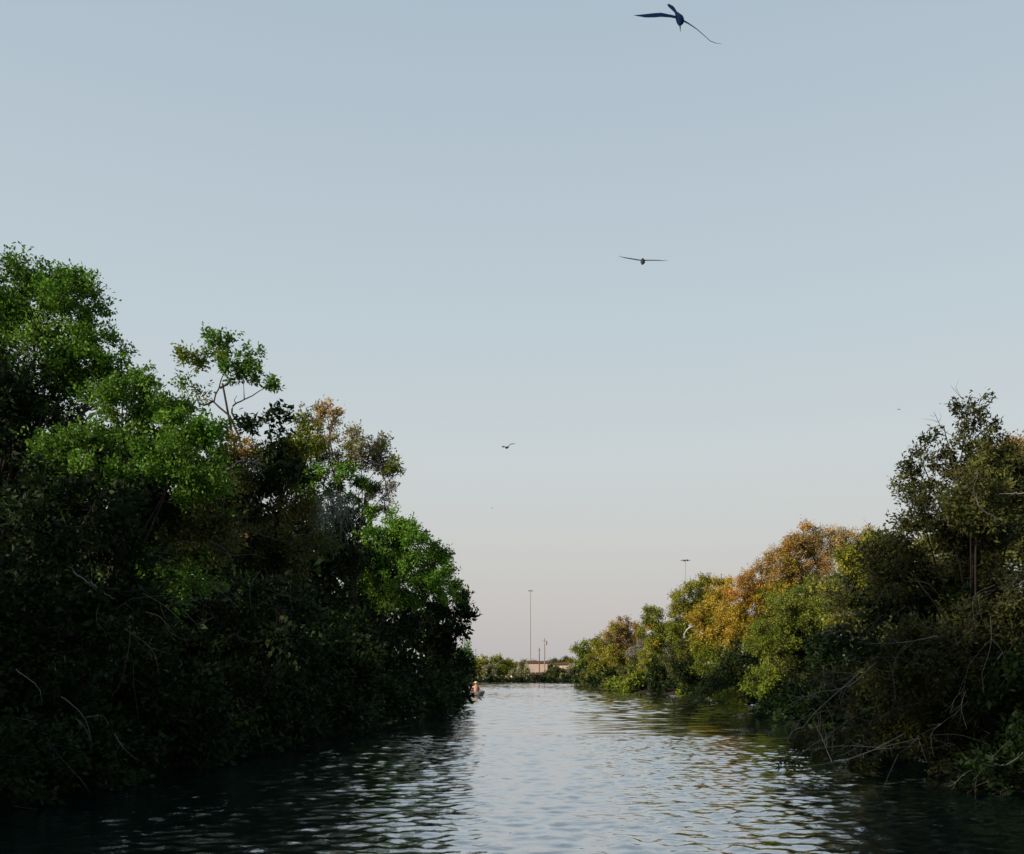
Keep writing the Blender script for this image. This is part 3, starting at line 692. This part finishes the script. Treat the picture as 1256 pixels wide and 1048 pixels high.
# dead branches hanging from the left thickets
def dead_branch(label, lines, Y, r0, side, mat=DEAD):
    x, y = lines[0][0]
    p = P(x, y, Y)
    root = empty('dead_branch', (p[0], p[1], p[2]))
    tag(root, label, 'branch', 'pale dead branches')
    branch_part('stem', root, [lines[0]], Y, r0, mat, rngb, side=0)
    if len(lines) > 1 or side:
        branch_part('side_twigs', root, lines[1:] or [lines[0]], Y, r0 * 0.6, mat, rngb, side=side)
    return root
dead_branch('bare grey branch slanting down across the dark left thicket', [[(90, 702), (120, 722), (140, 735)], [(100, 708), (125, 730)]], 14.2, 0.016, 2)
dead_branch('long bare branch with forked tip in the dark below the left trees', [[(140, 705), (168, 722), (200, 735), (218, 742), (242, 766), (262, 757)], [(205, 735), (225, 740), (240, 733)], [(140, 710), (160, 720), (185, 740), (200, 755)]], 15.4, 0.013, 5)
dead_branch('twisted bare branch drooping over the water at the lower left', [[(20, 822), (45, 842), (52, 860)], [(18, 880), (40, 886), (58, 906), (75, 930), (95, 952)], [(58, 906), (66, 930), (75, 948)], [(28, 890), (27, 912)]], 13.2, 0.010, 6)
dead_branch('bunch of bare hooked twigs right of the twisted drooping branch', [[(75, 855), (95, 870), (108, 890), (113, 915)], [(105, 880), (125, 878), (134, 890)], [(92, 880), (105, 895), (112, 918)], [(140, 900), (152, 918), (168, 933)]], 13.8, 0.009, 6)
dead_branch('bare branch spreading just above the water below the dry twig curtain', [[(420, 858), (440, 868), (455, 872)], [(420, 858), (395, 862), (360, 867)], [(398, 841), (415, 832), (437, 830)], [(448, 871), (455, 860)]], 32.5, 0.022, 6)
dead_branch('pale broken branch stub poking out beside the bright green shrub', [[(905, 845), (890, 842), (879, 838)], [(900, 843), (892, 846)]], 50.0, 0.032, 1, plain('pale_wood', (0.4, 0.38, 0.35), 0.85))
br = dead_branch('pale arched bare branch in front of the golden yellow tree', [[(838.5, 785), (840, 777), (845, 770.5), (852, 770), (858, 774), (862, 778)], [(846, 770), (847, 766)]], 62.0, 0.075, 0, plain('pale_bark', (0.34, 0.37, 0.29), 0.85))

# ------------------------------------------------------------------ far shore
SC = 'scrub bushes on the far shore'
far_specs = [(588, 818, 17, 14, 'ygreen', 'light green bush at the left end of the far shore'), (607, 816, 16, 12, 'pale', 'pale yellowish bush second from the left on the far shore'),
             (624, 820, 15, 11, 'ygreen', 'olive yellow bush behind the standing figure on the far shore'), (640, 823, 13, 10, 'pale', 'pale green bush left of the foot of the central light mast'),
             (655, 832, 12, 3.5, 'pale', 'low pale bush below the thin poles on the far shore'), (671, 829, 9, 7, 'olive', 'low bush right of the thin poles on the far shore'),
             (684, 826, 12, 9, 'olive', 'dense olive bush in front of the cream building end'), (699, 825, 12, 9, 'pale', 'pale bush near the right bank tip on the far shore'),
             (716, 822, 14, 12, 'olive', 'olive bush half hidden behind the right bank tip')]
for px, py, rx, rz, pal, lab in far_specs:
    tree('scrub_bush', lab, 'bush', 262.0 + rngb.uniform(-3, 3), [(px, py, rx, rz, pal), (px - rx * 0.5, py + rz * 0.5, rx * 0.8, rz * 0.7, pal), (px + rx * 0.5, py + rz * 0.6, rx * 0.7, rz * 0.6, 'mid', 0.9), (px, 833, rx * 1.1, 5, 'pale')],
         leaf=2.6, lai=4.5, group=SC, limbs=False)
for k in range(13):
    px = 578 + k * 11 + rngb.uniform(-2, 2)
    tree('scrub_bush', 'low grey green scrub at the water edge of the far shore', 'bush', 257.5, [(px, 833.5, 9, 3.2, ('olive', 'pale', 'dark')[k % 3], 1.0, 0), (px + 4, 835.5, 8, 2.4, 'dark', 1.0, -1.0)], leaf=2.6, lai=4.0, group='low scrub at the far water edge', limbs=False)
tree('leafy_tree', 'round topped olive tree rising behind the cream building', 'tree', 345.0, [(690, 812, 16, 6, 'olive'), (700, 815, 12, 6, 'ygreen'), (676, 815, 12, 5, 'olive'), (675, 823, 9, 8, 'olive')], leaf=2.4, lai=4.5, limbs=False)
for k, (px, py, rx, rz, lab) in enumerate([(600, 812, 22, 6, 'distant tree line mound above the left far shore bushes'), (640, 815, 24, 5, 'distant low tree line left of the pink building'), (730, 814, 20, 6, 'distant trees behind the right bank tip')]):
    tree('leafy_tree', lab, 'tree', 390.0, [(px, py, rx, rz, 'ygreen' if k < 2 else 'olive'), (px + rx * 0.6, py + 2, rx * 0.8, rz, 'olive'), (px, py + 8, rx * 1.3, rz, 'olive')], leaf=2.4, lai=4.5, limbs=False)

# low building
Yb = 310.0
pb = lambda px: (px - CX) / F * Yb
zt = lambda py, Y: CZ - (py - HY) / F * Y
PINK = plain('pink_plaster', (0.44, 0.34, 0.30), 0.9, 0.08, 0.6)
CREAM = plain('cream_plaster', (0.55, 0.47, 0.35), 0.9, 0.08, 0.6)
TILE = plain('roof_tile', (0.12, 0.065, 0.05), 0.9, 0.3, 2.0)
GLASS = plain('dark_window', (0.03, 0.035, 0.04), 0.2)
def building(label, x0, x1, ytop, mat, nwin):
    zz = zt(ytop, Yb)
    root = empty('low_building', ((x0 + x1) / 2, Yb, 0.3))
    tag(root, label, 'building')
    link('wall', box_mesh('wall', x0, x1, Yb, Yb + 9, 0.2, zz), mat, root)
    rv = [(x0 - 0.5, Yb - 0.5, zz), (x1 + 0.5, Yb - 0.5, zz), (x1 + 0.5, Yb + 9.5, zz), (x0 - 0.5, Yb + 9.5, zz), (x0 - 0.5, Yb - 0.5, zz + 0.25), (x1 + 0.5, Yb - 0.5, zz + 0.25), (x1 + 0.5, Yb + 9.5, zz + 0.25), (x0 - 0.5, Yb + 9.5, zz + 0.25),
          (x0 + 1, Yb + 4.5, zz + 0.8), (x1 - 1, Yb + 4.5, zz + 0.8)]
    link('roof', mesh_poly('roof', rv, [(0, 3, 2, 1), (0, 1, 5, 4), (1, 2, 6, 5), (2, 3, 7, 6), (3, 0, 4, 7), (4, 5, 9, 8), (5, 6, 9), (6, 7, 8, 9), (7, 4, 8)]), TILE, root)
    for i in range(nwin):
        c = x0 + (i + 0.5) * (x1 - x0) / nwin
        link('window', box_mesh('window', c - 0.5, c + 0.5, Yb - 0.03, Yb + 0.05, 1.6, 2.9), GLASS, root)
building('long pink plaster building with dark red roof beyond the far shore', pb(641), pb(671.5), 813.5, PINK, 6)
building('low cream building end right of the pink building beyond the far shore', pb(679), pb(702), 815.5, CREAM, 4)

# masts and poles
STEEL = plain('galvanised_steel', (0.25, 0.245, 0.245), 0.7, 0.1, 3.0)
WOODP = plain('brown_pole_wood', (0.13, 0.06, 0.05), 0.9, 0.2, 3.0)
WOODG = plain('grey_pole_wood', (0.22, 0.17, 0.16), 0.9, 0.2, 3.0)
def lathe(profile, sides=10):
    v, f = [], []
    for z, r in profile:
        for k in range(sides):
            t = 2 * math.pi * k / sides
            v.append((r * math.cos(t), r * math.sin(t), z))
    for i in range(len(profile) - 1):
        for k in range(sides):
            k2 = (k + 1) % sides
            f.append((i * sides + k, i * sides + k2, (i + 1) * sides + k2, (i + 1) * sides + k))
    f.append(tuple(range(sides - 1, -1, -1)))
    f.append(tuple((len(profile) - 1) * sides + k for k in range(sides)))
    return v, f
def place(o, x, y, z):
    o.location = (x, y, z)
def light_mast(label, px, ptop, Y, ring_r, r0):
    x = (px - CX) / F * Y; z0 = float(ground_z(x, Y)); h = zt(ptop, Y) - z0
    root = empty('floodlight_mast', (x, Y, z0)); tag(root, label, 'light mast', 'high floodlight masts')
    def part(name, v, f, mat, parent=root):
        o = bpy.data.objects.new(name, mesh_poly(name, v, f)); COL.objects.link(o); o.data.materials.append(mat); o.parent = parent
        return o
    v, f = lathe([(0, r0), (h * 0.3, r0 * 0.85), (h * 0.99, r0 * 0.5)]); part('pole', v, f, STEEL)
    v, f = lathe([(-0.05, r0 * 1.8), (0.25, r0 * 1.8), (0.3, r0)]); part('base_plate', v, f, STEEL)
    v, f = lathe([(h - 0.35, ring_r * 0.55), (h - 0.30, ring_r * 0.8), (h - 0.1, ring_r * 0.8), (h - 0.05, ring_r * 0.5)], 16); ring = part('head_ring', v, f, STEEL)
    for k in range(8):
        t = 2 * math.pi * k / 8
        c, s_ = math.cos(t), math.sin(t)
        bm = box_mesh('floodlight', -0.2, 0.2, -0.16, 0.16, -0.14, 0.08)
        o = bpy.data.objects.new('floodlight', bm); COL.objects.link(o); bm.materials.append(STEEL); o.parent = ring
        o.location = (c * ring_r, s_ * ring_r, h - 0.25); o.rotation_euler = (0, 0.35, t)
light_mast('tall slim floodlight mast standing in mid river view beyond the far shore', 650.5, 724, 380.0, 0.9, 0.26)
light_mast('floodlight mast with flat round head rising behind the right bank trees', 840.5, 686.5, 300.0, 1.4, 0.17)
def utility_pole(label, px, ptop, Y, r0, mat, box):
    x = (px - CX) / F * Y; z0 = float(ground_z(x, Y)) - 0.1; h = zt(ptop, Y) - z0
    root = empty('wooden_pole', (x, Y, z0)); tag(root, label, 'pole')
    v, f = lathe([(0, r0), (h * 0.5, r0 * 0.88), (h, r0 * 0.6)])
    o = bpy.data.objects.new('shaft', mesh_poly('shaft', v, f)); COL.objects.link(o); o.data.materials.append(mat); o.parent = root
    bm = box_mesh('crossarm', -0.7 if box else -0.35, 0.7 if box else 0.35, -r0 - 0.1, -r0 + 0.06, h * 0.93, h * 0.93 + 0.12)
    o = bpy.data.objects.new('crossarm', bm); COL.objects.link(o); bm.materials.append(mat); o.parent = root
    if box:
        v, f = lathe([(0, 0.3), (0.05, 0.36), (1.0, 0.36), (1.08, 0.2)])
        o = bpy.data.objects.new('transformer', mesh_poly('transformer', v, f)); COL.objects.link(o); o.data.materials.append(STEEL); o.parent = root
        o.location = (0.42, -0.25, h * 0.84)
utility_pole('short dark brown pole standing at the wooden landing on the far shore', 661.5, 795, 260.5, 0.15, WOODP, False)
utility_pole('taller greyish pole with a small box near its top on the far shore', 668.0, 783, 285.0, 0.19, WOODG, True)
utility_pole('tiny dark post above the bushes at the left bank tip', 583.5, 795, 300.0, 0.10, WOODG, False)
# wooden landing
YD = 258.6
x0, x1 = (650 - CX) / F * YD, (663.5 - CX) / F * YD
ld = empty('wooden_landing', ((x0 + x1) / 2, YD, 0)); tag(ld, 'small dark wooden landing stage at the foot of the brown pole', 'landing stage')
for k in range(4):
    yy = YD - 1.0 + k * 0.42
    link('plank', box_mesh('plank', x0, x1, yy, yy + 0.38, 2.10, 2.24), WOODP, ld)
for k in range(4):
    xx = x0 + 0.15 + k * (x1 - x0 - 0.3) / 3
    for yy in (YD - 0.8, YD + 0.3):
        link('post', box_mesh('post', xx - 0.09, xx + 0.09, yy, yy + 0.2, 0.1, 2.098), WOODP, ld)

# ------------------------------------------------------------------ people and boat
SKIN = plain('skin', (0.42, 0.23, 0.16), 0.6, 0.05)
SALMON = plain('salmon_cloth', (0.46, 0.22, 0.17), 0.85, 0.12, 8)
STRAW = plain('straw', (0.62, 0.52, 0.30), 0.9, 0.15, 30)
WHITEC = plain('white_cloth', (0.75, 0.76, 0.80), 0.85, 0.06, 8)
NAVY = plain('dark_trousers', (0.03, 0.035, 0.06), 0.85, 0.15, 8)
HAIR = plain('dark_hair', (0.02, 0.015, 0.012), 0.7, 0.2, 40)
HULL = plain('grey_boat_paint', (0.13, 0.125, 0.13), 0.8, 0.12, 5)
def skin_body(name, joints, edges, mat, parent):
    me = bpy.data.meshes.new(name)
    me.from_pydata([j[0] for j in joints], edges, [])
    o = bpy.data.objects.new(name, me); COL.objects.link(o); me.materials.append(mat); o.parent = parent
    sk = o.modifiers.new('skin', 'SKIN')
    for i, j in enumerate(joints):
        me.skin_vertices[0].data[i].radius = (j[1], j[1] if len(j) < 3 else j[2])
    me.skin_vertices[0].data[0].use_root = True
    ss = o.modifiers.new('sub', 'SUBSURF'); ss.levels = 1; ss.render_levels = 1
    sk.use_smooth_shade = True
    return o
def torso_shell(name, rings, mat, parent):
    """closed garment from elliptical rings (x, y, z, rx, ry)"""
    v, f, n = [], [], 14
    for (x, y, z, rx, ry) in rings:
        for k in range(n):
            t = 2 * math.pi * k / n
            v.append((x + rx * math.cos(t), y + ry * math.sin(t), z))
    for i in range(len(rings) - 1):
        for k in range(n):
            k2 = (k + 1) % n
            f.append((i * n + k, i * n + k2, (i + 1) * n + k2, (i + 1) * n + k))
    f.append(tuple(range(n - 1, -1, -1))); f.append(tuple((len(rings) - 1) * n + k for k in range(n)))
    o = bpy.data.objects.new(name, mesh_poly(name, v, f, True)); COL.objects.link(o); o.data.materials.append(mat); o.parent = parent
    return o
def head_extra(root, hx, hy, hz, hat):
    def ob(name, v, f, mat):
        o = bpy.data.objects.new(name, mesh_poly(name, v, f, True)); COL.objects.link(o); o.data.materials.append(mat); o.parent = root
        o.location = (hx, hy, hz); return o
    v, f = lathe([(0.0, 0.108), (0.05, 0.112), (0.10, 0.085), (0.128, 0.03)], 12); ob('hair', v, f, HAIR)
    if hat:
        v, f = lathe([(0.045, 0.23), (0.06, 0.235), (0.068, 0.128), (0.15, 0.115), (0.175, 0.06)], 16); ob('sun_hat', v, f, STRAW)

# small skiff, end on, drifting beside the left bank
Ys = 83.0
bx0 = (584.5 - CX) / F * Ys
skiff = empty('skiff', (bx0, Ys, 0)); tag(skiff, 'small grey skiff on the water beside the tip of the left bank', 'boat')
def loft_hull(stations, n=9):
    v, f = [], []
    for (y, half, depth, sheer) in stations:
        for k in range(n):
            t = -1 + 2 * k / (n - 1)
            v.append((half * math.copysign(abs(t) ** 0.55, t), y, sheer - depth * (1 - abs(t) ** 2.6)))
    for i in range(len(stations) - 1):
        for k in range(n - 1):
            f.append((i * n + k, (i + 1) * n + k, (i + 1) * n + k + 1, i * n + k + 1))
    f.append(tuple(range(n)))
    return v, f
st = [(-1.7, 0.58, 0.50, 0.42), (-0.8, 0.66, 0.55, 0.42), (0.3, 0.66, 0.56, 0.45), (1.2, 0.45, 0.52, 0.52), (1.8, 0.06, 0.40, 0.60)]
v, f = loft_hull(st)
hull = bpy.data.objects.new('hull', mesh_poly('hull', v, f, True)); COL.objects.link(hull); hull.data.materials.append(HULL); hull.parent = skiff
sol = hull.modifiers.new('thick', 'SOLIDIFY'); sol.thickness = 0.04
gun = []
for sgn in (-1, 1):
    gun.append((smooth_line([(sgn * s_[1], s_[0], s_[3]) for s_ in st], 16), np.full(16, 0.03)))
gun = [(g[0], np.full(len(g[0]), 0.03)) for g in gun]
v, q = tubes(gun, 6)
o = bpy.data.objects.new('gunwale', mesh_arr('gunwale', v, q, smooth=True)); COL.objects.link(o); o.data.materials.append(plain('dark_rubber', (0.05, 0.045, 0.05), 0.6)); o.parent = skiff
for yy in (-0.9, 0.5):
    bm = box_mesh('thwart', -0.60, 0.60, yy - 0.14, yy + 0.14, 0.26, 0.30); o = bpy.data.objects.new('thwart', bm); COL.objects.link(o); bm.materials.append(HULL); o.parent = skiff
skiff.rotation_euler = (0, 0, 0.12)

per = empty('person', (bx0 - 0.02, Ys - 0.9, 0.36)); tag(per, 'person in a salmon top and pale brimmed hat seated in the skiff', 'person')
J = [((0, 0, 0.10), 0.13), ((0, 0.02, 0.32), 0.13), ((0, 0.02, 0.50), 0.15), ((0, 0.02, 0.60), 0.055), ((0, 0.04, 0.68), 0.075), ((0, 0.045, 0.78), 0.085),
     ((-0.19, 0.02, 0.50), 0.06), ((-0.30, 0.02, 0.27), 0.048), ((-0.44, -0.12, 0.12), 0.036), ((-0.49, -0.18, 0.10), 0.03),
     ((0.19, 0.02, 0.50), 0.06), ((0.27, 0.10, 0.26), 0.048), ((0.16, 0.32, 0.20), 0.036), ((0.13, 0.39, 0.19), 0.03),
     ((-0.10, 0.10, 0.08), 0.09), ((-0.13, 0.46, 0.14), 0.07), ((-0.12, 0.56, -0.20), 0.05), ((-0.12, 0.70, -0.22), 0.04),
     ((0.10, 0.10, 0.08), 0.09), ((0.13, 0.46, 0.14), 0.07), ((0.12, 0.56, -0.20), 0.05), ((0.12, 0.70, -0.22), 0.04)]
E = [(0, 1), (1, 2), (2, 3), (3, 4), (4, 5), (2, 6), (6, 7), (7, 8), (8, 9), (2, 10), (10, 11), (11, 12), (12, 13), (0, 14), (14, 15), (15, 16), (16, 17), (0, 18), (18, 19), (19, 20), (20, 21)]
skin_body('body', J, E, SKIN, per)
torso_shell('shirt', [(0, 0, 0.02, 0.19, 0.15), (0, 0.01, 0.15, 0.185, 0.145), (0, 0.02, 0.32, 0.20, 0.15), (0, 0.02, 0.47, 0.235, 0.15), (0, 0.02, 0.555, 0.20, 0.12), (0, 0.025, 0.60, 0.075, 0.07)], SALMON, per)
v, q = tubes([(smooth_line([J[a_][0], J[b_][0], J[c_][0]], 8), np.linspace(0.082, 0.055, 8)) for a_, b_, c_ in ((6, 7, 8), (10, 11, 12))] , 8)
o = bpy.data.objects.new('sleeves', mesh_arr('sleeves', v, q, smooth=True)); COL.objects.link(o); o.data.materials.append(SALMON); o.parent = per
v, q = tubes([(smooth_line([J[a_][0], J[b_][0], J[c_][0]], 8), np.linspace(0.11, 0.065, 8)) for a_, b_, c_ in ((14, 15, 16), (18, 19, 20))], 8)
o = bpy.data.objects.new('trousers', mesh_arr('trousers', v, q, smooth=True)); COL.objects.link(o); o.data.materials.append(NAVY); o.parent = per
head_extra(per, 0, 0.045, 0.76, True)

xp = (627.3 - CX) / F * 253.5
zp = float(ground_z(xp, 257.0))
pe2 = empty('person', (xp, 257.0, zp)); tag(pe2, 'tiny standing figure in a white top and dark trousers on the far shore', 'person')
J = [((0, 0, 0.95), 0.14), ((0, 0, 1.15), 0.13), ((0, 0, 1.40), 0.15), ((0, 0, 1.50), 0.055), ((0, 0, 1.58), 0.08), ((0, 0, 1.68), 0.085),
     ((-0.20, 0, 1.40), 0.06), ((-0.27, 0, 1.14), 0.048), ((-0.26, -0.12, 0.90), 0.035), ((0.20, 0, 1.40), 0.06), ((0.27, 0, 1.14), 0.048), ((0.26, -0.12, 0.90), 0.035),
     ((-0.10, 0, 0.86), 0.09), ((-0.12, 0, 0.48), 0.065), ((-0.12, 0.02, 0.06), 0.05), ((-0.12, -0.12, 0.03), 0.04), ((0.10, 0, 0.86), 0.09), ((0.12, 0, 0.48), 0.065), ((0.12, 0.02, 0.06), 0.05), ((0.12, -0.12, 0.03), 0.04)]
E = [(0, 1), (1, 2), (2, 3), (3, 4), (4, 5), (2, 6), (6, 7), (7, 8), (2, 9), (9, 10), (10, 11), (0, 12), (12, 13), (13, 14), (14, 15), (0, 16), (16, 17), (17, 18), (18, 19)]
skin_body('body', J, E, SKIN, pe2)
torso_shell('shirt', [(0, 0, 0.90, 0.20, 0.15), (0, 0, 1.15, 0.19, 0.15), (0, 0, 1.38, 0.24, 0.155), (0, 0, 1.46, 0.20, 0.12), (0, 0, 1.50, 0.07, 0.07)], WHITEC, pe2)
v, q = tubes([(smooth_line([J[a_][0], J[b_][0], J[c_][0]], 8), np.linspace(0.115, 0.075, 8)) for a_, b_, c_ in ((12, 13, 14), (16, 17, 18))], 8)
o = bpy.data.objects.new('trousers', mesh_arr('trousers', v, q, smooth=True)); COL.objects.link(o); o.data.materials.append(NAVY); o.parent = pe2
head_extra(pe2, 0, 0, 1.66, False)

# ------------------------------------------------------------------ birds
PLUME = plain('dark_plumage', (0.003, 0.010, 0.036), 0.9, 0.3, 20)
PLUMG = plain('grey_plumage', (0.03, 0.035, 0.04), 0.9, 0.3, 20)
def bird(label, Y, body, wings, tail, beak, mat):
    """body/beak: [(px,py,dY,r_px)], wings/tail: list of [(px,py,dY, chord vector in px (x,y(up),depth), thickness px)]"""
    s = Y / F
    c0 = P(body[0][0], body[0][1], Y)
    root = empty('bird', c0); tag(root, label, 'bird', 'birds in the sky')
    V, Fc = [], []
    def tube(prof, sides=8):
        pts = np.array([P(x, y, Y + d * s) for x, y, d, r in prof]) - c0
        v, q = tubes([(pts, np.array([r * s for *_, r in prof]))], sides)
        return v, [tuple(int(i) for i in f_) for f_ in q] + [tuple(range(sides))[::-1], tuple(len(v) - sides + k for k in range(sides))]
    def add(v, f_):
        off = len(V); V.extend([tuple(x) for x in v]); Fc.extend([tuple(i + off for i in g) for g in f_])
    def blade(prof):
        v, f_ = [], []
        for (x, y, d, cv, th) in prof:
            at = lambda k: P(x + cv[0] * k, y - cv[1] * k, Y + (d + cv[2] * k) * s) - c0
            nn = norm(np.cross(at(1.0) - at(0.0), np.array([1.0, 0.15, 0.1])) + 1e-6) * th * s * 0.5
            # leading edge, upper camber, trailing edge, lower side
            v += [at(-0.35), at(-0.05) + nn, at(0.65), at(-0.05) - nn * 0.6]
        m = len(prof)
        for i in range(m - 1):
            for k in range(4):
                k2 = (k + 1) % 4
                f_.append((i * 4 + k, i * 4 + k2, i * 4 + 4 + k2, i * 4 + 4 + k))
        f_ += [(3, 2, 1, 0), tuple((m - 1) * 4 + k for k in range(4))]
        return v, f_
    add(*tube(body))
    for w in wings: add(*blade(w))
    for t in tail: add(*blade(t))
    o = bpy.data.objects.new('body', mesh_poly('body', V, Fc, False)); COL.objects.link(o); o.data.materials.append(mat); o.parent = root
    if beak:
        v, f_ = tube(beak, 6)
        o = bpy.data.objects.new('beak', mesh_poly('beak', v, f_)); COL.objects.link(o); o.data.materials.append(PLUMG); o.parent = root
bird('largest dark bird at the top with long bent wings and narrow tail', 24.0,
     [(829, 15.5, 18, 1.6), (831.5, 19.5, 12, 3.2), (834, 24, 4, 5.0), (834.5, 26.5, -4, 4.6), (834.2, 29.5, -10, 2.4), (834, 31.5, -13, 1.2)],
     [[(833, 22, 4, (0, -3.0, -9), 2.2), (823, 19.5, 3, (0, -3.6, -10), 1.8), (811, 17.6, 2, (0, -5.2, -12), 1.6), (802, 18.2, 2, (0, -5.4, -11), 1.4), (792, 18.9, 3, (-1, -4.4, -9), 1.1), (784, 18.9, 5, (-2, -2, -5), 0.7), (778, 18.9, 7, (-2, -0.2, -1), 0.25)],
      [(836, 24.5, 4, (0, -2.2, -10), 2.2), (845, 29.5, 3, (0, -1.2, -12), 1.6), (855, 36.3, 2, (0, -0.6, -12), 1.2), (864, 44.2, 2, (0, -0.4, -10), 1.0), (871, 50.5, 3, (0.5, -0.6, -8), 0.9), (878, 53.2, 5, (1.5, -0.4, -5), 0.7), (884.5, 53.9, 8, (2, -0.2, -1), 0.3)]],
     [[(831, 18.5, 12, (1.6, 1.0, 0.5), 1.8), (825.5, 12, 20, (3.4, 2.0, 1), 1.3), (821.5, 8.2, 26, (3.8, 2.3, 1), 0.9), (819, 5.6, 30, (2.2, 1.2, 1), 0.4)],
      [(831, 18, 12, (1.6, 1.0, 0.5), 1.8), (826.5, 11.4, 20, (2.4, 1.4, 1), 1.2), (824.5, 7.5, 26, (1.2, .7, 1), 0.5)]],
     [(834, 30.5, -11, 1.1), (834.3, 34, -15, 0.7), (834.6, 39.5, -19, 0.15)], PLUME)
bird('mid sky bird gliding level with thin outstretched wings', 40.0,
     [(788, 317.8, 8, 1.0), (788.5, 320.4, 3, 2.8), (788.4, 321.6, -2, 2.9), (788.0, 323.4, -6, 1.5), (787.5, 325, -9, 0.4)],
     [[(787, 319.8, 2, (0, -1.0, -6), 1.3), (778, 318.2, 1, (0, -1.2, -7), 1.1), (768, 316.6, 1, (0, -1.0, -6), 1.0), (763, 315.6, 2, (0, -0.5, -4), 0.7), (758.5, 314, 4, (0, -.2, -1), 0.2)],
      [(790, 319.6, 2, (0, -1.0, -6), 1.3), (800, 319.4, 1, (0, -1.0, -7), 1.0), (808, 319.6, 1, (0, -0.8, -6), 0.9), (814, 320.1, 2, (0, -.4, -4), 0.6), (819.5, 319.2, 4, (0, -.2, -1), 0.2)]],
     [[(788, 318.6, 6, (2, 0.3, 0), 0.9), (788, 317.4, 12, (2.6, 0.3, 0), 0.6)]], None, PLUMG)
bird('small bird with one raised wing left of centre above the river', 95.0,
     [(623.6, 548.6, 6, 0.5), (622.5, 549, 3, 1.2), (621.3, 549.4, 0, 1.4), (620.2, 549.6, -3, 0.7)],
     [[(622, 549, 1, (0, -0.8, -3), 1.0), (624.2, 546.9, 0, (0, -0.9, -3), 0.9), (626.2, 545, 0, (0, -0.8, -3), 0.8), (629, 544.5, 1, (0, -0.7, -2.5), 0.7), (632, 544.6, 3, (0, -.3, -1), 0.3)],
      [(621.5, 549, 1, (0, -0.6, -3), 0.6), (619.5, 548.3, 5, (0, -0.8, -3), 0.8), (617.2, 547.8, 9, (0, -2.0, -3), 1.4), (615.4, 548.2, 12, (0, -0.8, -1), 0.4)]],
     [[(623.2, 548.7, 5, (0.8, 0.2, 0), 0.6), (624.6, 548.3, 8, (1.2, 0.2, 0), 0.4)]], None, PLUMG)
for px, py, Y, sc, lab in ((1102.5, 502.5, 220.0, 0.75, 'faint far bird speck over the orange right bank tree'), (603.8, 623.3, 330.0, 0.45, 'tiniest bird speck low in the sky above the left bank tip')):
    bird(lab, Y, [(px, py - 0.4 * sc, 3, 0.3 * sc), (px, py, 0, 0.8 * sc), (px, py + 0.5 * sc, -3, 0.3 * sc)],
         [[(px, py, 0, (0, -0.4, -2), 0.6 * sc), (px + g * 1.8 * sc, py - 0.8 * sc, 0, (0, -0.4, -2), 0.5 * sc), (px + g * 3.6 * sc, py + 0.1, 1, (0, -.2, -1), 0.2)] for g in (-1, 1)],
         [[(px, py - 0.2, 2, (0.7, 0, 0), 0.3), (px, py - 0.3, 5, (0.9, 0, 0), 0.2)]], None, PLUMG)
print('leaves', STAT['leaves'], 'objects', len(bpy.data.objects))
